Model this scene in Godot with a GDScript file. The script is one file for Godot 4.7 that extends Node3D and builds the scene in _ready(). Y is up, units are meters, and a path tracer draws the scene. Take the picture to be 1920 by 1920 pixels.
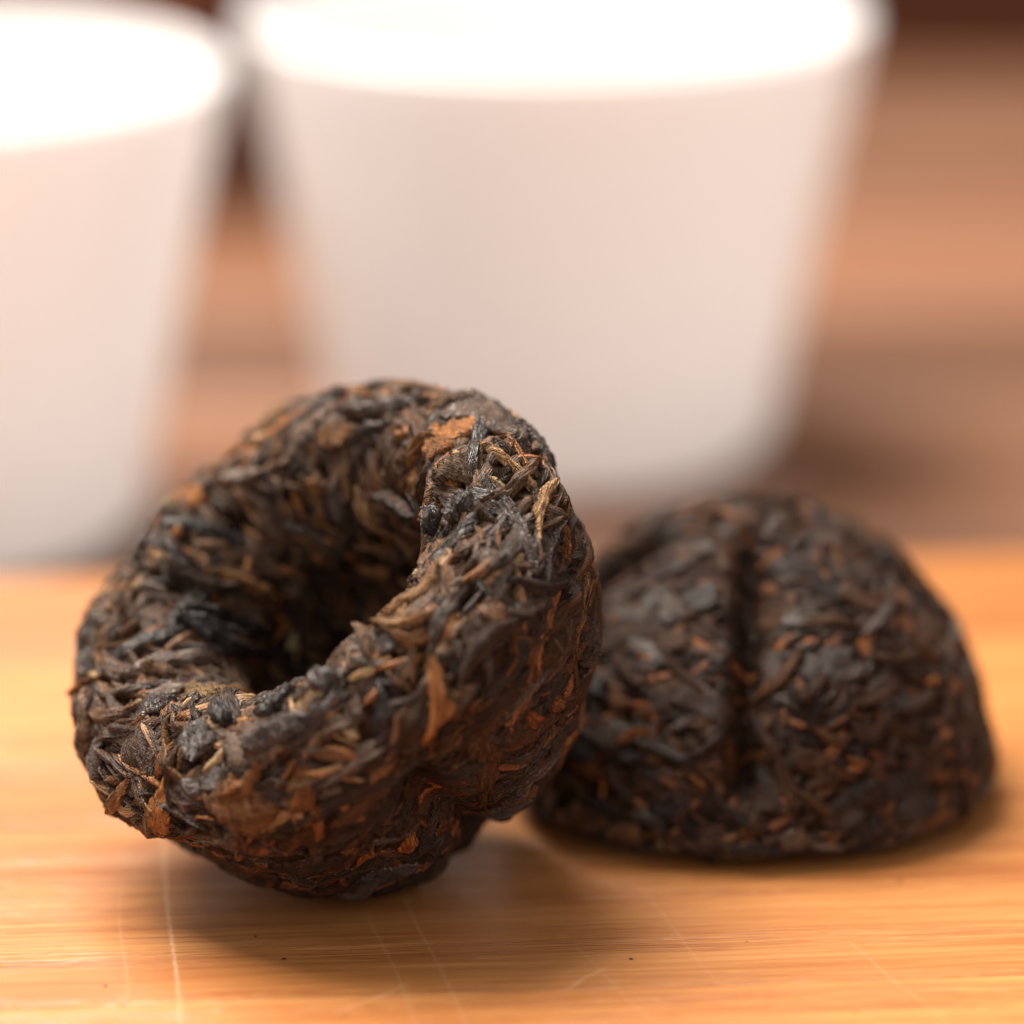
extends Node3D
# Two small pressed-tea nests on a bamboo board, white cups out of focus behind. All shapes are worked out in centimetres and scaled by CM.
const CM := 0.01

var names := {}
var mat := {}
var fine := FastNoiseLite.new()
var broad := FastNoiseLite.new()
var rng := RandomNumberGenerator.new()


# ---------------------------------------------------------------- helpers
func numbered(called: String) -> String:
	var n: int = names.get(called, 0)
	names[called] = n + 1
	return called if n == 0 else "%s_%03d" % [called, n]


func thing(called: String, label: String, category: String, at: Vector3, group := "") -> Node3D:
	var o := Node3D.new()
	o.name = numbered(called)
	add_child(o, true)
	o.position = at * CM
	o.set_meta("label", label)
	o.set_meta("category", category)
	if group:
		o.set_meta("group", group)
	return o


func part(called: String, mesh: Mesh, material: Material, parent: Node3D) -> MeshInstance3D:
	var m := MeshInstance3D.new()
	m.name = called
	m.mesh = mesh
	m.material_override = material
	parent.add_child(m, true)
	return m


class Buf:
	var v := PackedVector3Array()
	var n := PackedVector3Array()
	var c := PackedColorArray()
	var uv := PackedVector2Array()
	var uv2 := PackedVector2Array()
	var i := PackedInt32Array()

	func mesh() -> ArrayMesh:
		var a := []
		a.resize(Mesh.ARRAY_MAX)
		a[Mesh.ARRAY_VERTEX] = v
		a[Mesh.ARRAY_NORMAL] = n
		if c.size():
			a[Mesh.ARRAY_COLOR] = c
		if uv.size():
			a[Mesh.ARRAY_TEX_UV] = uv
		if uv2.size():
			a[Mesh.ARRAY_TEX_UV2] = uv2
		a[Mesh.ARRAY_INDEX] = i
		var m := ArrayMesh.new()
		m.add_surface_from_arrays(Mesh.PRIMITIVE_TRIANGLES, a)
		return m


func lathe(profile: PackedVector2Array, around: int) -> ArrayMesh:
	# profile runs so that its left-hand side, seen along it, is the outside
	var b := Buf.new()
	var rows := profile.size()
	for j in rows:
		var before := profile[maxi(j - 1, 0)]
		var after := profile[mini(j + 1, rows - 1)]
		var d := (after - before).normalized()
		var out := Vector2(d.y, -d.x)
		for k in around + 1:
			var a := TAU * k / around
			b.v.append(Vector3(profile[j].x * cos(a), profile[j].y, profile[j].x * sin(a)) * CM)
			b.n.append(Vector3(out.x * cos(a), out.y, out.x * sin(a)))
	for j in rows - 1:
		for k in around:
			var p := j * (around + 1) + k
			b.i.append_array([p, p + 1, p + around + 1, p + 1, p + around + 2, p + around + 1])
	return b.mesh()


func lin(r: float, g: float, b: float) -> Color:
	return Color(r, g, b).linear_to_srgb()


# ---------------------------------------------------------------- textures
func noise_image(w: int, h: int, frequency: float, octaves: int, s: int) -> Image:
	var f := FastNoiseLite.new()
	f.seed = s
	f.noise_type = FastNoiseLite.TYPE_SIMPLEX_SMOOTH
	f.frequency = frequency
	f.fractal_octaves = octaves
	return f.get_seamless_image(w, h)


func leaf_textures() -> Array:
	# fibres along u, pores and small creases: [colour, height]
	var n := 512
	var fibre := noise_image(32, n, 0.09, 3, 5)
	fibre.resize(n, n, Image.INTERPOLATE_CUBIC)
	var grain := noise_image(n, n, 0.12, 4, 6)
	var crease := noise_image(n, n, 0.018, 3, 7)
	var fb := fibre.get_data()
	var gb := grain.get_data()
	var cb := crease.get_data()
	var colour := PackedByteArray()
	var height := PackedByteArray()
	colour.resize(n * n * 3)
	height.resize(n * n)
	for k in n * n:
		var f := fb[k] / 255.0
		var g := gb[k] / 255.0
		var c := absf(cb[k] / 255.0 - 0.5) * 2.0
		var fold := clampf(c * 7.0, 0.0, 1.0)
		height[k] = int(clampf(f * 0.58 + g * 0.14 + fold * 0.28, 0, 1) * 255)
		var t := clampf(0.62 + (f - 0.5) * 0.55 + (g - 0.5) * 0.5, 0, 1)
		colour[k * 3] = int(clampf(t * 1.05, 0, 1) * 255)
		colour[k * 3 + 1] = int(clampf(t * 0.99, 0, 1) * 255)
		colour[k * 3 + 2] = int(clampf(t * 0.95, 0, 1) * 255)
	return [ImageTexture.create_from_image(Image.create_from_data(n, n, false, Image.FORMAT_RGB8, colour)), ImageTexture.create_from_image(Image.create_from_data(n, n, false, Image.FORMAT_L8, height))]


func wood_textures(light: Color, deep: Color) -> Array:
	# grain along x: slow tone of each lamella, fine vascular lines, short dark flecks: [colour, height, roughness]
	var w := 256
	var h := 2048
	var slow := noise_image(w, h, 0.006, 2, 21)
	var line := FastNoiseLite.new()
	line.seed = 22
	line.frequency = 1.0
	line.fractal_octaves = 3
	var dense := FastNoiseLite.new()
	dense.seed = 23
	dense.frequency = 1.0
	dense.fractal_octaves = 2
	var colour := PackedByteArray()
	var height := PackedByteArray()
	colour.resize(w * h * 3)
	height.resize(w * h)
	for y in h:
		var crowd := clampf(0.5 + 0.9 * dense.get_noise_2d(3.3, y * 0.012), 0.05, 1.0)
		for x in w:
			var wander := 0.7 * dense.get_noise_2d(x * 0.022, 50.0 + y * 0.004)
			var a := line.get_noise_2d(x * 0.016, (y + wander * 6.0) * 0.10)
			var b := line.get_noise_2d(x * 0.030 + 40.0, (y + wander * 6.0) * 0.34)
			var lines := clampf((absf(b) * 2.6 - 0.35) * crowd, 0.0, 1.0)
			var t := clampf(0.28 + a * 0.26 + lines * 0.70 + dense.get_noise_2d(x * 0.011 + 9.0, y * 0.02) * 0.22, 0.0, 1.0)
			var c := light.lerp(deep, t)
			var k := y * w + x
			colour[k * 3] = int(c.r * 255)
			colour[k * 3 + 1] = int(c.g * 255)
			colour[k * 3 + 2] = int(c.b * 255)
			height[k] = int(clampf(0.7 - lines * 0.55 + a * 0.2, 0, 1) * 255)
	var ci := Image.create_from_data(w, h, false, Image.FORMAT_RGB8, colour)
	ci.resize(2048, 2048, Image.INTERPOLATE_CUBIC)
	var r := RandomNumberGenerator.new()
	r.seed = 77
	for k in 2600:  # short dark vessels cut open by the planing
		var x := r.randi_range(0, 2047)
		var y := r.randi_range(0, 2047)
		var long := r.randi_range(6, 60)
		var c := Color(0.50, 0.25, 0.09) if r.randf() < 0.8 else Color(0.97, 0.80, 0.60)
		for d in long:
			var p := ci.get_pixel((x + d) % 2048, y)
			ci.set_pixel((x + d) % 2048, y, p.lerp(c, 0.5 * sin(PI * d / long)))
	for k in 46:  # specks of dirt in the pores
		var x := r.randi_range(2, 2045)
		var y := r.randi_range(2, 2045)
		var s := r.randi_range(1, 3)
		for dx in range(-s - 1, s + 2):
			for dy in range(-s, s + 1):
				if absf(dx) / (s + 1.0) + absf(dy) / (s + 0.5) < 1.0:
					ci.set_pixel(clampi(x + dx, 0, 2047), clampi(y + dy, 0, 2047), Color(0.20, 0.12, 0.07))
	var hi := Image.create_from_data(w, h, false, Image.FORMAT_L8, height)
	hi.resize(1024, 2048, Image.INTERPOLATE_CUBIC)
	return [ImageTexture.create_from_image(ci), ImageTexture.create_from_image(hi)]


func scratch_texture() -> ImageTexture:
	# pale knife scratches across the board, in the board's own plane: 14 cm square, 2048 pixels
	var n := 2048
	var im := Image.create(n, n, false, Image.FORMAT_RGBA8)
	im.fill(Color(0.97, 0.86, 0.74, 0.0))
	var r := RandomNumberGenerator.new()
	r.seed = 31
	# from x, z to x, z (cm on the board), width (cm), strength
	for s in SCRATCHES:
		var a := Vector2(s[0], s[1])
		var b := Vector2(s[2], s[3])
		var steps := int(a.distance_to(b) / 14.0 * n * 1.5)
		var wide: float = s[4] / 14.0 * n
		for k in steps:
			var t := float(k) / steps
			var p := a.lerp(b, t) + Vector2(0.010 * sin(t * 9.0 + s[0] * 3.0), 0.0)
			var px := (p.x + 7.0) / 14.0 * n
			var py := (p.y + 7.0) / 14.0 * n
			var ragged := 0.55 + 0.45 * fine.get_noise_2d(t * 900.0, s[0] * 50.0) + 0.25 * r.randf_range(-1, 1)
			var fade := sin(PI * clampf(t, 0.02, 0.98)) ** 0.4
			for d in range(-int(wide) - 1, int(wide) + 2):
				var share: float = clampf(1.0 - absf(d + 0.4 * r.randf_range(-1, 1)) / (wide + 0.3), 0, 1) * s[5] * clampf(ragged, 0, 1) * fade
				var x := int(px) + d
				var y := int(py)
				if share > 0.01 and x >= 0 and y >= 0 and x < n and y < n:
					var was := im.get_pixel(x, y)
					im.set_pixel(x, y, Color(was.r, was.g, was.b, maxf(was.a, share)))
	return ImageTexture.create_from_image(im)


const SCRATCHES := [
	[-2.02, 2.9, -2.12, -0.9, 0.015, 0.36], [-2.30, 2.6, -2.36, 0.6, 0.005, 0.18],
	[-0.72, 3.2, -0.98, 0.9, 0.009, 0.14], [-0.44, 3.4, -0.82, 0.2, 0.009, 0.16], [-0.66, 1.6, -0.78, 0.2, 0.005, 0.2],
	[0.95, 2.6, 0.55, 0.6, 0.006, 0.12], [0.60, 3.3, 0.1, 1.6, 0.006, 0.14], [2.1, 3.2, 1.7, 1.9, 0.008, 0.14],
	[0.05, 2.55, 0.35, 2.20, 0.02, 0.22], [-1.2, 2.75, -0.75, 2.35, 0.02, 0.22],
]


# ---------------------------------------------------------------- pressed tea
class Nest:
	var rad := PackedFloat32Array()
	var hgt := PackedFloat32Array()
	var nx := PackedFloat32Array()
	var ny := PackedFloat32Array()
	var zone := PackedFloat32Array()   # 0 outer dome, 1 rim roll, 2 hollow
	var count := 240
	var long := 0.0
	var v_wide := 0.0                  # v of the widest ring
	var grooves := []                  # angles
	var groove_depth := 0.2
	var groove_width := 0.12
	var turn := Basis()
	var shift := Vector3.ZERO
	var lump: FastNoiseLite
	var lump_size := 0.06

	func shape(R: float, H: float, power: float, rim: float, hole: float, deep: float, roll: float) -> void:
		var raw := PackedVector2Array()
		var low := roll
		for k in 60:               # dome: apex down to the widest ring
			var t := float(k) / 60.0
			var a := t * PI / 2
			raw.append(Vector2(R * sin(a) ** (2.0 / power), low + (H - low) * cos(a) ** (2.0 / power)))
		for k in 21:               # the roll of the rim
			var a := PI / 2 * k / 20.0
			raw.append(Vector2(rim + (R - rim) * cos(a), low - low * sin(a)))
		for k in range(1, 40):     # over the crest into the hollow
			var t := k / 40.0
			var a := t * PI / 2
			raw.append(Vector2(hole + (rim - hole) * (1.0 - sin(a) ** 1.15), 0.36 * deep * (1.0 - cos(a))))
		for k in range(0, 31):     # walls of the hollow to its bottom
			var a := PI / 2 * k / 30.0
			raw.append(Vector2(hole * cos(a) ** 0.5, 0.36 * deep + 0.64 * deep * sin(a)))
		var c := Curve2D.new()
		c.bake_interval = 0.004
		for p in raw:
			c.add_point(p)
		long = c.get_baked_length()
		for k in count + 1:
			var at := long * k / count
			var p := c.sample_baked(at)
			var d := (c.sample_baked(minf(at + 0.03, long)) - c.sample_baked(maxf(at - 0.03, 0.0))).normalized()
			rad.append(maxf(p.x, 0.0))
			hgt.append(p.y)
			nx.append(-d.y)
			ny.append(d.x)
		var best := 0.0
		for k in count + 1:
			if rad[k] > best:
				best = rad[k]
				v_wide = float(k) / count
		for k in count + 1:
			var v := float(k) / count
			zone.append(clampf((v - v_wide + 0.05) / 0.08, 0, 1) + (clampf((rim - rad[k]) / (rim - hole), 0, 1) if v > v_wide + 0.05 else 0.0))

	func at(u: float, v: float, lift: float) -> Vector3:
		var f := clampf(v, 0.0, 1.0) * count
		var k := mini(int(f), count - 1)
		var t := f - k
		var r := lerpf(rad[k], rad[k + 1], t)
		var y := lerpf(hgt[k], hgt[k + 1], t)
		var mx := lerpf(nx[k], nx[k + 1], t)
		var my := lerpf(ny[k], ny[k + 1], t)
		var cu := cos(u)
		var su := sin(u)
		var h := lift + lump_size * (lump.get_noise_3d(r * cu, y, r * su) + 0.45 * lump.get_noise_3d(r * cu * 2.7 + 9.0, y * 2.7, r * su * 2.7))
		var g := v / v_wide
		if g < 0.98:
			var window := smoothstep(0.06, 0.34, g) * (1.0 - smoothstep(0.86, 0.93, g))
			if window > 0.0:
				for a in grooves:
					var d := wrapf(u - a, -PI, PI) * r
					if absf(d) < 0.9:
						var w := groove_width * (1.45 if d < 0.0 else 0.75)
						h -= window * (groove_depth * exp(-(d / w) ** 2) + 0.03 * exp(-(d / 0.42) ** 2))
		return turn * Vector3((r + mx * h) * cu, y + my * h, (r + mx * h) * su) + shift

	func zone_at(v: float) -> float:
		return zone[clampi(int(v * count), 0, count)]

	func rad_at(v: float) -> float:
		return rad[clampi(int(v * count), 0, count)]


func nest_body(n: Nest, around: int, rows: int) -> Buf:
	var b := Buf.new()
	var grit := FastNoiseLite.new()
	grit.seed = 91
	grit.frequency = 1.0
	grit.fractal_octaves = 3
	for j in rows + 1:
		var v := float(j) / rows
		var z := n.zone_at(v)
		var rough := lerpf(0.018, 0.045, clampf(z, 0, 1))
		for i in around + 1:
			var u := TAU * (i % around) / around
			var p := n.at(u, v, 0.0)
			var k := grit.get_noise_3d(p.x * 5.0, p.y * 5.0, p.z * 5.0)
			var ridge := 1.0 - absf(grit.get_noise_3d(p.x * 9.0 + 7.0, p.y * 9.0, p.z * 9.0)) * 2.0
			p = n.at(u, v, -0.015 + rough * (k * 0.9 + ridge * 0.5 - 0.35))
			b.v.append(p * CM)
			var tone := 0.5 + 0.5 * grit.get_noise_3d(p.x * 3.0, p.y * 3.0 + 20.0, p.z * 3.0)
			b.c.append(lin(0.045, 0.023, 0.012).lerp(lin(0.140, 0.062, 0.023), clampf(tone * 1.5 - 0.45, 0, 1)))
			b.uv.append(Vector2(u * 1.45 * 1.6, v * n.long * 1.6))
	b.n.resize(b.v.size())
	var w := around + 1
	for j in rows + 1:
		for i in around + 1:
			var i0 := (i - 1 + around) % around
			var i1 := (i + 1) % around
			var ju := maxi(j - 1, 0)
			var jd := mini(j + 1, rows)
			var du := b.v[j * w + i1] - b.v[j * w + i0]
			var dv := b.v[jd * w + i] - b.v[ju * w + i]
			var m := du.cross(dv)
			if m.length_squared() < 1e-22:
				m = n.turn * Vector3(0, 1 if j == 0 else -1, 0)
			b.n[j * w + i] = m.normalized()
	for j in rows:
		for i in around:
			var p := j * w + i
			b.i.append_array([p, p + w, p + 1, p + 1, p + w, p + w + 1])
	return b


const FLAT := 0
const ROLL := 1
const STEM := 2


func leaf(b: Buf, n: Nest, u0: float, v0: float, angle: float, long: float, wide: float, kind: int, lift: float, proud: float, tint: Color, ns: int, nt: int) -> void:
	# one strip of leaf laid on the nest: it follows the curve of the nest, is wrinkled lengthwise and has an edge that goes down into the mass
	var e := 0.004
	var p0 := n.at(u0, v0, 0.0)
	var du := (n.at(u0 + e, v0, 0.0) - n.at(u0 - e, v0, 0.0)) / (2 * e)
	var dv := (n.at(u0, v0 + e, 0.0) - n.at(u0, v0 - e, 0.0)) / (2 * e)
	var t := du.normalized()
	var bt := (dv - t * dv.dot(t)).normalized()
	var lu := maxf(du.length(), 0.12)
	var lv := maxf(dv.length(), 0.3)
	var ca := cos(angle)
	var sa := sin(angle)
	var o := rng.randf_range(0, 900)
	var bend := rng.randf_range(-0.35, 0.35) * wide + (rng.randf_range(-0.12, 0.12) * long if kind != FLAT else 0.0)
	var taper_a := rng.randf_range(1.4, 5.0)
	var taper_b := rng.randf_range(1.4, 5.0)
	var tilt := rng.randf_range(-0.5, 0.5) * proud
	var curl := rng.randf_range(-0.4, 0.9) * proud
	var folds := rng.randf_range(3.5, 8.0)
	var twist := rng.randf_range(-2.5, 2.5)
	var first := b.v.size()
	var w := nt + 1
	for j in ns + 1:
		var sj := clampf(float(j - 1) / (ns - 2), 0.0, 1.0) * 2.0 - 1.0
		var s_end := j == 0 or j == ns
		var taper := 1.0 - absf(sj) ** (taper_a if sj < 0 else taper_b) * 0.85
		var ragged_a := 1.0 + 0.30 * fine.get_noise_2d(sj * long * 6.0 + o, 3.0)
		var ragged_b := 1.0 + 0.30 * fine.get_noise_2d(sj * long * 6.0 + o, 33.0)
		for i in nt + 1:
			var ti := clampf(float(i - 1) / (nt - 2), 0.0, 1.0) * 2.0 - 1.0
			var edge := s_end or i == 0 or i == nt
			var half := wide * 0.5 * taper * (ragged_a if ti < 0 else ragged_b)
			var x := sj * long * 0.5 * (1.0 + 0.10 * fine.get_noise_2d(ti * 2.0 + o, 71.0))
			var y := ti * half + bend * (sj * sj - 0.3) + 0.10 * wide * fine.get_noise_2d(sj * 2.0 + o, 55.0)
			var h := lift
			if kind == FLAT:
				var wr := 0.7 * fine.get_noise_2d(sj * long * 2.2 + o, ti * wide * 13.0) + 0.55 * (0.5 - absf(fine.get_noise_2d(sj * long * 2.6 + o, ti * wide * 21.0 + 9.0)) * 2.4)
				var cr := absf(fine.get_noise_2d(sj * long * 7.0 + o, ti * wide * 9.0 + 40.0))
				h += proud * (0.55 * (1.0 - ti * ti) + 0.55 * wr - 0.55 * (1.0 - clampf(cr * 6.0, 0, 1))) + tilt * ti + curl * ti * ti * 0.5 + 0.5 * proud * fine.get_noise_2d(sj * long * 1.3 + o, 90.0)
			else:
				var round_ := sqrt(maxf(0.0, 1.0 - ti * ti))
				h += proud * (1.25 * round_ - 0.25) + proud * 0.26 * sin(ti * folds + twist * sj) * round_ + proud * 0.35 * fine.get_noise_2d(sj * long * 5.0 + o, ti * 1.6)
			if kind == STEM:
				h += 0.25 * proud * sin(sj * 2.4 + twist)
			h -= proud * 0.6 * absf(sj) ** 5
			if edge:
				h = minf(h - 0.022, lift - 0.012)
			var ox := x * ca - y * sa
			var oy := x * sa + y * ca
			b.v.append(n.at(u0 + ox / lu, v0 + oy / lv, h) * CM)
			var m := 1.0 + 0.30 * fine.get_noise_2d(sj * long * 9.0 + o, ti * wide * 22.0) + 0.22 * fine.get_noise_2d(sj * long * 2.5 + o, 140.0 + ti)
			b.c.append(Color(clampf(tint.r * m, 0, 1), clampf(tint.g * m, 0, 1), clampf(tint.b * m, 0, 1)))
			b.uv.append(Vector2(x + o, y * 2.2 + o) * 1.3)
	for j in ns + 1:
		for i in nt + 1:
			var a := b.v[first + mini(j + 1, ns) * w + i] - b.v[first + maxi(j - 1, 0) * w + i]
			var c := b.v[first + j * w + mini(i + 1, nt)] - b.v[first + j * w + maxi(i - 1, 0)]
			b.n.append(a.cross(c).normalized())
	for j in ns:
		for i in nt:
			var p := first + j * w + i
			b.i.append_array([p, p + 1, p + w, p + w, p + 1, p + w + 1])


var palette := []


func pick_tint(z: float) -> Array:   # [colour, material key]
	var p := rng.randf()
	var k := rng.randf_range(0.75, 2.0) if z < 0.5 else rng.randf_range(0.85, 2.4)
	if z < 0.5:   # pressed outer side: browner
		if p < 0.30: return [lin(0.052 * k, 0.027 * k, 0.015 * k), "leaf"]
		if p < 0.66: return [lin(0.100 * k, 0.047 * k, 0.020 * k), "dull"]
		if p < 0.78: return [lin(0.088 * k, 0.056 * k, 0.038 * k), "sheen"]
		if p < 0.90: return [lin(0.190 * k, 0.078 * k, 0.025 * k), "dull"]
		return [lin(0.34 * k, 0.125 * k, 0.036 * k), "dull"]
	if p < 0.20: return [lin(0.050 * k, 0.029 * k, 0.018 * k), "sheen"]
	if p < 0.44: return [lin(0.110 * k, 0.060 * k, 0.032 * k), "leaf"]
	if p < 0.64: return [lin(0.150 * k, 0.102 * k, 0.071 * k), "sheen"]
	if p < 0.81: return [lin(0.225 * k, 0.122 * k, 0.060 * k), "leaf"]
	if p < 0.92: return [lin(0.38 * k, 0.165 * k, 0.056 * k), "dull"]
	return [lin(0.55 * k, 0.33 * k, 0.17 * k), "dull"]


func pressed_tea(root: Node3D, n: Nest, around: int, rows: int, pieces: int, crumbs: int, eye: Vector3, heroes: Array, scale_: float) -> void:
	# rest the nest on the board: lowest point of the mass at the node's own height
	var body := nest_body(n, around, rows)
	var low := 1e9
	for p in body.v:
		low = minf(low, p.y)
	n.shift.y -= low / CM + 0.004
	for k in body.v.size():
		body.v[k].y -= low + 0.004 * CM
	part("body", body.mesh(), mat.mass, root)
	eye = eye - root.position / CM
	# small broken leaf all over, too many to count
	var stuff := Buf.new()
	for k in crumbs:
		var v := rng.randf_range(0.012, 0.97)
		while rng.randf() > n.rad_at(v) / n.rad_at(n.v_wide):
			v = rng.randf_range(0.012, 0.97)
		var z := n.zone_at(v)
		var relief := clampf(z, 0.0, 1.0)
		var c := pick_tint(z)
		leaf(stuff, n, rng.randf_range(0, TAU), v, (rng.randfn(0.0, 0.7) if z < 1.3 else rng.randfn(PI / 2, 0.5)), rng.randf_range(0.14, 0.36) * scale_, rng.randf_range(0.03, 0.085) * scale_, FLAT if rng.randf() < 0.45 else ROLL, lerpf(-0.004, 0.0, relief), lerpf(0.010, 0.026, relief) * scale_, c[0], 6, 5)
	var f := part("leaf_fragments", stuff.mesh(), mat.leaf, root)
	f.set_meta("kind", "stuff")
	# the leaves that can be told apart
	for h in heroes:
		var hb := Buf.new()
		var um := lerp_angle(h[0], h[2], 0.5)
		var vm: float = (h[1] + h[3]) / 2.0
		var a := n.at(h[0], h[1], 0.0)
		var c := n.at(h[2], h[3], 0.0)
		var along := (n.at(um + 0.004, vm, 0.0) - n.at(um - 0.004, vm, 0.0)).normalized()
		var down := (n.at(um, vm + 0.004, 0.0) - n.at(um, vm - 0.004, 0.0)).normalized()
		leaf(hb, n, um, vm, atan2((c - a).dot(down), (c - a).dot(along)), a.distance_to(c), h[4], h[5], h[6], h[7], h[8], 22, 10)
		part("tea_stem" if h[5] == STEM else "tea_leaf", hb.mesh(), mat[h[9]], root)
	var taken := []
	var tries := 0
	var made := 0
	while made < pieces and tries < 60000:
		tries += 1
		var u := rng.randf_range(0, TAU)
		var v := rng.randf_range(0.03, 0.90)
		if rng.randf() > n.rad_at(v) / n.rad_at(n.v_wide) or n.rad_at(v) < 0.2:
			continue
		var p := n.at(u, v, 0.0)
		var m := (n.at(u + 0.01, v, 0.0) - p).cross(n.at(u, v + 0.005, 0.0) - p).normalized()
		if m.dot((eye - p).normalized()) < -0.12:
			continue
		var z := n.zone_at(v)
		var relief := clampf(z, 0.0, 1.0)
		var apart := lerpf(0.17, 0.135, relief) * scale_ * (1.0 - 0.25 * float(tries) / 60000.0)
		var free := true
		for q in taken:
			if p.distance_squared_to(q) < apart * apart:
				free = false
				break
		if not free:
			continue
		taken.append(p)
		made += 1
		var kind := FLAT
		var dice := rng.randf()
		if relief > 0.4:
			kind = FLAT if dice < 0.46 else (ROLL if dice < 0.88 else STEM)
		else:
			kind = FLAT if dice < 0.50 else (ROLL if dice < 0.96 else STEM)
		var long := rng.randf_range(0.26, 0.56)
		var wide := rng.randf_range(0.10, 0.25)
		var proud := rng.randf_range(0.016, 0.030)
		if kind == ROLL:
			wide = rng.randf_range(0.06, 0.125)
			long = rng.randf_range(0.30, 0.66)
			proud = rng.randf_range(0.024, 0.042)
		elif kind == STEM:
			wide = rng.randf_range(0.035, 0.05)
			long = rng.randf_range(0.3, 0.6)
			proud = rng.randf_range(0.022, 0.032)
		var angle := rng.randfn(0.0, 0.55)
		if z > 1.3:
			angle = PI / 2 + rng.randfn(0.25, 0.5)
		elif relief > 0.4:
			angle = rng.randfn(0.35, 0.75)
		proud *= lerpf(0.48, 1.0, relief)
		var c := pick_tint(z)
		if c[0].r > 0.5 and relief < 0.6:   # the rusty bits are small
			long *= 0.6
			wide *= 0.6
		if kind == STEM and rng.randf() < 0.35:
			c = [lin(0.33, 0.18, 0.08), "dull"]
		var lb := Buf.new()
		leaf(lb, n, u, v, angle, long * scale_, wide * scale_, kind, rng.randf_range(0.0, 0.022) * lerpf(0.35, 1.0, relief), proud * scale_, c[0], 18, 10)
		part("tea_stem" if kind == STEM else "tea_leaf", lb.mesh(), mat[c[1]], root)


# ---------------------------------------------------------------- surroundings
func slab(x0: float, x1: float, y0: float, y1: float, z0: float, z1: float, bevel: float, tint: Color, uvo: Vector2, uvs: float) -> ArrayMesh:
	# a board with its long upper edges eased
	var b := Buf.new()
	var ring := [Vector2(z1, y0), Vector2(z1, y1 - bevel), Vector2(z1 - bevel, y1), Vector2(z0 + bevel, y1), Vector2(z0, y1 - bevel), Vector2(z0, y0)]
	for k in ring.size():
		var a: Vector2 = ring[k]
		var c: Vector2 = ring[(k + 1) % ring.size()]
		var d := (c - a).normalized()
		var nn := Vector3(0, -d.x, d.y)
		var f := b.v.size()
		for p in [[x0, a], [x1, a], [x0, c], [x1, c]]:
			var q: Vector2 = p[1]
			b.v.append(Vector3(p[0], q.y, q.x) * CM)
			b.n.append(nn)
			b.c.append(tint)
			b.uv.append(Vector2(p[0], q.x + (y1 - q.y)) * uvs + uvo)
			b.uv2.append(Vector2((p[0] + 7.0) / 14.0, (q.x + 7.0) / 14.0))
		b.i.append_array([f, f + 2, f + 1, f + 1, f + 2, f + 3])
	for x in [x0, x1]:
		var f := b.v.size()
		for p in ring:
			b.v.append(Vector3(x, p.y, p.x) * CM)
			b.n.append(Vector3(-1 if x == x0 else 1, 0, 0))
			b.c.append(tint)
			b.uv.append(Vector2(p.y, p.x) * uvs + uvo)
			b.uv2.append(Vector2(0, 0))
		for k in range(1, ring.size() - 1):
			b.i.append_array([f, f + k, f + k + 1] if x == x0 else [f, f + k + 1, f + k])
	return b.mesh()


func cup_mesh(low: float, high: float, tall: float) -> ArrayMesh:
	var p := PackedVector2Array()
	p.append(Vector2(0.0, 0.22))
	p.append(Vector2(low - 0.42, 0.22))
	p.append(Vector2(low - 0.36, 0.03))
	p.append(Vector2(low - 0.32, 0.0))
	p.append(Vector2(low - 0.24, 0.0))
	p.append(Vector2(low - 0.20, 0.03))
	for k in 9:
		var a := PI / 2 * k / 8.0
		p.append(Vector2(low - 0.17 + 0.17 * sin(a), 0.10 + 0.28 * (1.0 - cos(a))))
	for k in range(1, 21):
		var t := k / 20.0
		p.append(Vector2(lerpf(low, high, t ** 1.08), lerpf(0.38, tall - 0.08, t)))
	for k in range(1, 9):
		var a := PI * k / 8.0
		p.append(Vector2(high - 0.075 + 0.08 * cos(a), tall - 0.08 + 0.08 * sin(a)))
	for k in range(1, 21):
		var t := k / 20.0
		p.append(Vector2(lerpf(high - 0.155, low - 0.20, t), lerpf(tall - 0.10, 0.75, t)))
	for k in range(1, 11):
		var a := PI / 2 * k / 10.0
		p.append(Vector2((low - 0.20) * cos(a) ** 0.7, 0.75 - 0.30 * sin(a)))
	return lathe(p, 96)


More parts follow.
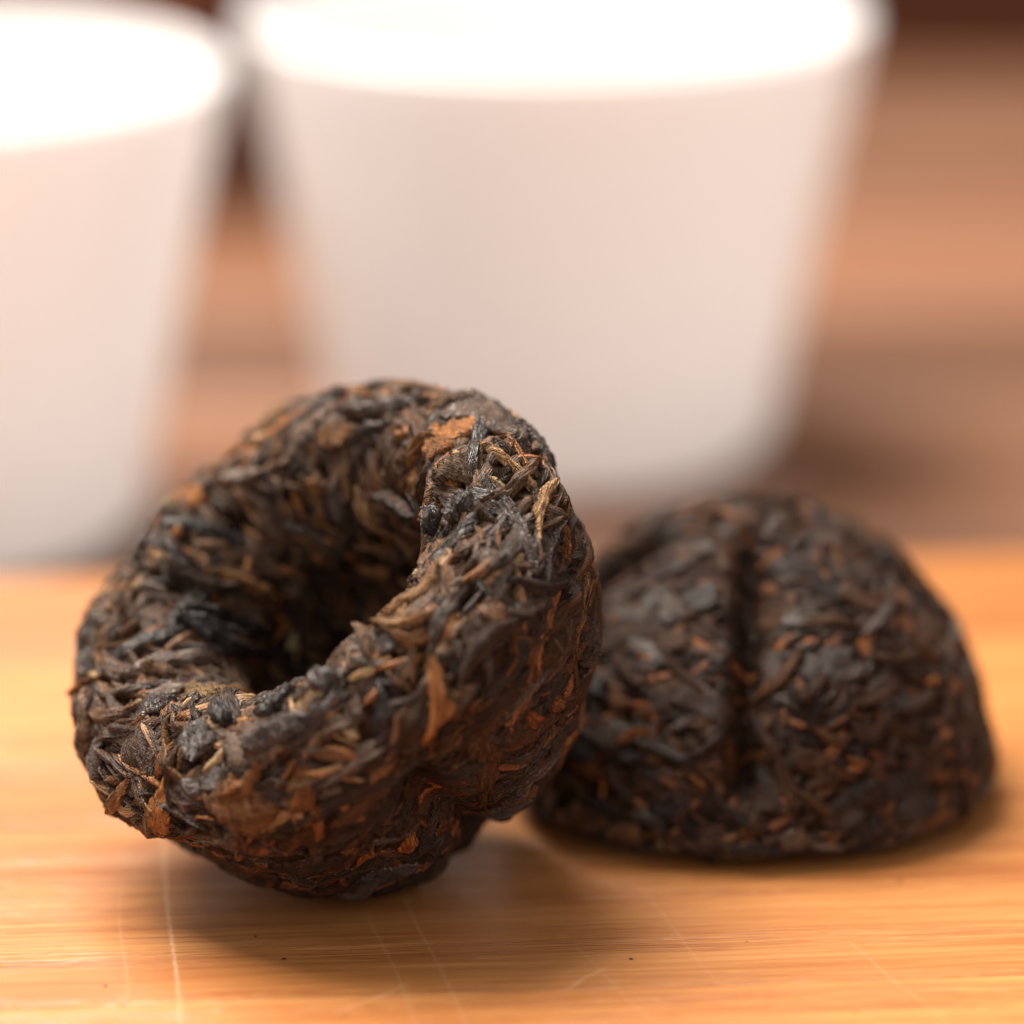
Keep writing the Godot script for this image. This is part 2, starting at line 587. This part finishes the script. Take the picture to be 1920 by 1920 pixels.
func materials() -> void:
	var lt := leaf_textures()
	for k in [["sheen", 0.33, 0.52], ["leaf", 0.47, 0.38], ["dull", 0.62, 0.28], ["mass", 0.66, 0.26]]:
		var m := StandardMaterial3D.new()
		m.resource_name = k[0]
		m.vertex_color_use_as_albedo = true
		m.vertex_color_is_srgb = true
		m.albedo_texture = lt[0]
		m.albedo_color = Color(1, 1, 1)
		m.roughness = k[1]
		m.metallic_specular = k[2]
		m.heightmap_enabled = true
		m.heightmap_texture = lt[1]
		m.heightmap_scale = 0.045
		m.texture_repeat = true
		mat[k[0]] = m
	var bt := wood_textures(Color(0.755, 0.53, 0.32), Color(0.515, 0.275, 0.12))
	var pt := wood_textures(Color(0.86, 0.66, 0.52), Color(0.66, 0.42, 0.28))
	var b := StandardMaterial3D.new()
	b.albedo_texture = bt[0]
	b.vertex_color_use_as_albedo = true
	b.vertex_color_is_srgb = true
	b.roughness = 0.33
	b.metallic_specular = 0.5
	b.heightmap_enabled = true
	b.heightmap_texture = bt[1]
	b.heightmap_scale = 0.006
	b.detail_enabled = true
	b.detail_albedo = scratch_texture()
	b.detail_blend_mode = BaseMaterial3D.BLEND_MODE_MIX
	b.detail_uv_layer = BaseMaterial3D.DETAIL_UV_2
	mat.bamboo = b
	var t := StandardMaterial3D.new()
	t.albedo_texture = pt[0]
	t.vertex_color_use_as_albedo = true
	t.vertex_color_is_srgb = true
	t.roughness = 0.5
	mat.plank = t
	var w := StandardMaterial3D.new()
	w.albedo_color = lin(0.045, 0.013, 0.005)
	w.roughness = 0.85
	w.metallic_specular = 0.2
	mat.wall = w
	var l := StandardMaterial3D.new()
	l.albedo_color = lin(0.12, 0.030, 0.010)
	l.roughness = 0.5
	mat.lacquer = l
	var c := StandardMaterial3D.new()
	c.albedo_color = lin(0.805, 0.79, 0.785)
	c.roughness = 0.16
	c.metallic_specular = 0.5
	c.backlight_enabled = true
	c.backlight = Color(0.80, 0.785, 0.78)
	mat.porcelain = c


func _ready() -> void:
	rng.seed = 20240
	fine.seed = 3
	fine.frequency = 1.0
	fine.fractal_octaves = 3
	broad.seed = 4
	broad.frequency = 1.0

	# camera: 100 mm close-up lens, focus on the near rim of the tilted nest
	var camera := Camera3D.new()
	camera.name = "camera"
	var lens := CameraAttributesPhysical.new()
	lens.frustum_focal_length = 100.0
	lens.frustum_focus_distance = 0.2385
	lens.exposure_aperture = 8.6
	lens.frustum_near = 0.02
	lens.frustum_far = 50.0
	camera.attributes = lens
	add_child(camera)
	camera.position = Vector3(0.0, 9.3, 24.0) * CM
	camera.rotation_degrees = Vector3(-17.0, 0, 0)
	camera.current = true

	# the room's own dim light, and one large soft window-like lamp from behind on the left
	var world := WorldEnvironment.new()
	world.name = "environment"
	var env := Environment.new()
	env.background_mode = Environment.BG_COLOR
	env.background_color = lin(0.80, 0.785, 0.77)
	env.tonemap_mode = Environment.TONE_MAPPER_LINEAR
	env.tonemap_exposure = 1.2
	env.sdfgi_enabled = true
	env.ssao_enabled = true
	env.ssil_enabled = true
	world.environment = env
	add_child(world)
	var key := AreaLight3D.new()
	key.name = "window_light"
	key.area_size = Vector2(0.42, 0.38)
	key.light_color = Color(1.0, 0.965, 0.92)
	key.light_energy = 1.2
	key.area_range = 5.0
	key.shadow_enabled = true
	add_child(key)
	key.look_at_from_position(Vector3(-0.18, 0.50, -0.20), Vector3(0.0, 0.0, -0.01), Vector3.UP)

	materials()

	# the setting: a darker wooden table, and the dark red-brown wall beyond it
	var wall := MeshInstance3D.new()
	wall.name = "back_wall"
	var wm := BoxMesh.new()
	wm.size = Vector3(3.0, 1.6, 0.04)
	wall.mesh = wm
	wall.material_override = mat.wall
	add_child(wall)
	wall.position = Vector3(0, 0.2, -0.75)
	wall.set_meta("kind", "structure")
	wall.set_meta("label", "dark red-brown wall far behind the cups, out of focus")

	var table := thing("wooden_table", "brown plank table under the board and the white cups", "table", Vector3(0, -1.0, 0))
	var z := 14.0
	var k := 0
	while z > -28.5:
		var deep: float = [3.6, 4.3, 3.1, 4.6, 3.9][k % 5]
		var tone: Array = [[0.47, 0.44, 0.42], [0.56, 0.53, 0.51], [0.42, 0.39, 0.36], [0.57, 0.54, 0.52], [0.49, 0.46, 0.44]][k % 5]
		part("plank", slab(-45, 45, -1.6, 0.0, maxf(z - deep + 0.08, -29.0), z, 0.10, Color(tone[0], tone[1], tone[2]), Vector2(0.31 * k, 0.17 * k), 0.08), mat.plank, table)
		z -= deep
		k += 1

	var board := thing("bamboo_board", "light bamboo cutting board with pale knife scratches under the tea", "cutting board", Vector3(0, 0, 0))
	board.rotation_degrees.y = 4.8
	z = 10.12
	k = 0
	while z > -5.0:
		var tone := 0.93 + 0.07 * sin(k * 2.4)
		part("bamboo_strip", slab(-14, 14, -0.95, 0.0, z - 1.90 + 0.002, z, 0.004, Color(tone, tone * 0.985, tone * 0.965), Vector2(0.37 * k, 0.213 * k), 0.1), mat.bamboo, board)
		z -= 1.90
		k += 1

	var cup := thing("white_cup", "white porcelain cup in the middle behind the tilted tea nest", "cup", Vector3(0.36, -1.0, -11.8), "white cups behind the tea")
	part("body", cup_mesh(1.95, 2.65, 3.8), mat.porcelain, cup)
	var cup2 := cup.duplicate()
	cup2.name = numbered("white_cup")
	add_child(cup2, true)
	cup2.position = Vector3(-4.9, -1.0, -9.3) * CM
	cup2.set_meta("label", "white porcelain cup at the left edge, nearer and cut off by the frame")

	var box := thing("tea_box", "dark red-brown blurred block seen through the gap between the two white cups", "box", Vector3(-8.2, -1.0, -23.6))
	part("body", slab(-5.2, 5.2, 0.0, 6.0, -3.0, 3.0, 0.12, Color(1, 1, 1), Vector2.ZERO, 0.1), mat.lacquer, box)
	part("lid", slab(-5.4, 5.4, 6.02, 8.0, -3.2, 3.2, 0.3, Color(1, 1, 1), Vector2.ZERO, 0.1), mat.lacquer, box)

	# the tea
	var eye := camera.position / CM
	var first := Nest.new()
	first.lump = FastNoiseLite.new()
	first.lump.seed = 12
	first.lump.frequency = 0.75
	first.lump_size = 0.13
	first.shape(1.60, 2.06, 1.98, 1.16, 0.70, 1.70, 0.28)
	first.groove_depth = 0.16
	first.groove_width = 0.13
	var open := Vector3(-0.52, 0.765, 0.383).normalized()
	var side := open.cross(Vector3(0, 0, 1)).normalized()
	first.turn = Basis(side, -open, side.cross(-open))
	first.grooves = [0.12, 0.12 + PI / 2, 0.12 + PI, 0.12 + PI * 1.5]
	var root := thing("pressed_tea_nest", "dark pressed tea nest tipped on its side, its deep round hollow facing the camera", "pressed tea", Vector3(-1.31, 0, 0.92), "two pressed tea nests on the board")

	var straw := lin(0.56, 0.33, 0.165)
	var ochre := lin(0.34, 0.165, 0.062)
	var rust := lin(0.36, 0.115, 0.034)
	var slate := lin(0.115, 0.092, 0.080)
	var coal := lin(0.045, 0.033, 0.027)
	var umber := lin(0.105, 0.060, 0.036)
	# [u, v at one end, u, v at the other, width, kind, lift, relief, colour, material]
	var marked := [
		[5.568, 0.5675, 5.166, 0.6050, 0.085, STEM, 0.045, 0.030, straw, "dull"], [5.131, 0.5875, 5.306, 0.5375, 0.085, STEM, 0.045, 0.032, straw, "dull"],
		[5.131, 0.5675, 5.219, 0.5225, 0.07, STEM, 0.040, 0.028, ochre, "dull"], [5.10, 0.61, 5.02, 0.555, 0.07, ROLL, 0.045, 0.04, lin(0.36, 0.24, 0.15), "dull"],
		[4.311, 0.5525, 4.695, 0.5475, 0.15, ROLL, 0.035, 0.060, slate, "sheen"], [4.36, 0.585, 4.62, 0.590, 0.10, ROLL, 0.03, 0.05, coal, "sheen"],
		[4.136, 0.5125, 4.407, 0.4825, 0.27, FLAT, 0.030, 0.030, ochre, "dull"], [5.812, 0.5975, 6.030, 0.6050, 0.085, ROLL, 0.050, 0.050, coal, "sheen"],
		[5.82, 0.58, 5.960, 0.5575, 0.11, ROLL, 0.045, 0.055, slate, "sheen"], [6.144, 0.5850, 6.065, 0.5525, 0.20, FLAT, 0.050, 0.050, lin(0.24, 0.17, 0.11), "dull"],
		[0.672, 0.6625, 0.183, 0.6675, 0.075, STEM, 0.075, 0.035, umber, "leaf"], [3.40, 0.652, 3.944, 0.6325, 0.24, FLAT, 0.045, 0.036, lin(0.40, 0.27, 0.13), "dull"],
		[3.30, 0.70, 3.046, 0.7475, 0.18, FLAT, 0.030, 0.034, lin(0.33, 0.22, 0.11), "dull"], [2.190, 0.6525, 2.016, 0.7325, 0.10, ROLL, 0.03, 0.045, ochre, "dull"],
		[2.592, 0.6375, 2.295, 0.7475, 0.10, ROLL, 0.03, 0.06, coal, "sheen"], [2.766, 0.6375, 2.644, 0.7450, 0.10, ROLL, 0.035, 0.06, coal, "sheen"],
		[2.443, 0.6225, 2.10, 0.6975, 0.09, ROLL, 0.03, 0.05, umber, "leaf"], [2.68, 0.63, 2.45, 0.745, 0.07, ROLL, 0.03, 0.05, slate, "sheen"],
		[1.353, 0.6425, 1.161, 0.6575, 0.16, FLAT, 0.035, 0.04, ochre, "dull"], [2.496, 0.7125, 2.688, 0.7375, 0.12, FLAT, 0.03, 0.03, rust, "dull"],
		[5.288, 0.3825, 5.315, 0.3560, 0.09, FLAT, 0.016, 0.010, rust, "dull"], [1.126, 0.6000, 0.873, 0.6000, 0.16, FLAT, 0.035, 0.035, ochre, "dull"],
		[0.209, 0.5925, 0.009, 0.5725, 0.17, FLAT, 0.040, 0.040, lin(0.42, 0.19, 0.07), "dull"], [0.33, 0.615, 0.20, 0.575, 0.10, ROLL, 0.035, 0.04, ochre, "dull"],
		[4.704, 0.4750, 5.10, 0.4925, 0.13, ROLL, 0.010, 0.026, umber, "dull"], [5.149, 0.4925, 5.524, 0.4750, 0.13, ROLL, 0.010, 0.026, umber, "dull"],
		[4.398, 0.4700, 4.904, 0.4425, 0.11, ROLL, 0.008, 0.024, lin(0.085, 0.050, 0.030), "leaf"], [5.533, 0.5150, 5.890, 0.5000, 0.12, ROLL, 0.015, 0.030, umber, "leaf"],
		[3.944, 0.4000, 4.512, 0.3825, 0.12, ROLL, 0.006, 0.020, lin(0.080, 0.046, 0.027), "dull"], [4.55, 0.41, 5.00, 0.405, 0.10, ROLL, 0.006, 0.020, umber, "dull"],
		[5.05, 0.42, 5.40, 0.425, 0.10, ROLL, 0.006, 0.020, umber, "dull"], [3.517, 0.5825, 3.691, 0.6075, 0.17, FLAT, 0.045, 0.036, slate, "sheen"],
		[3.971, 0.5750, 4.163, 0.5575, 0.20, FLAT, 0.045, 0.034, slate, "sheen"], [4.06, 0.60, 4.25, 0.585, 0.11, ROLL, 0.045, 0.045, coal, "sheen"],
		[3.316, 0.6375, 3.159, 0.6075, 0.10, ROLL, 0.04, 0.04, lin(0.27, 0.16, 0.09), "dull"], [4.72, 0.585, 4.86, 0.56, 0.13, ROLL, 0.04, 0.05, slate, "sheen"],
	]
	pressed_tea(root, first, 420, 210, 260, 4600, eye, marked, 1.0)

	var second := Nest.new()
	second.lump = FastNoiseLite.new()
	second.lump.seed = 31
	second.lump.frequency = 0.8
	second.lump_size = 0.05
	second.shape(1.52, 1.80, 1.86, 1.22, 0.80, 1.15, 0.18)
	second.groove_depth = 0.29
	second.groove_width = 0.105
	second.turn = Basis(Vector3.UP, 0.0)
	second.grooves = [PI / 2 + 0.075, PI - 0.13, -PI / 2, 0.2]
	var root2 := thing("pressed_tea_nest", "dark pressed tea nest resting hollow side down, grooved dome upward, blurred", "pressed tea", Vector3(1.46, 0, -0.72), "two pressed tea nests on the board")
	pressed_tea(root2, second, 300, 160, 298, 4200, eye, [], 0.74)
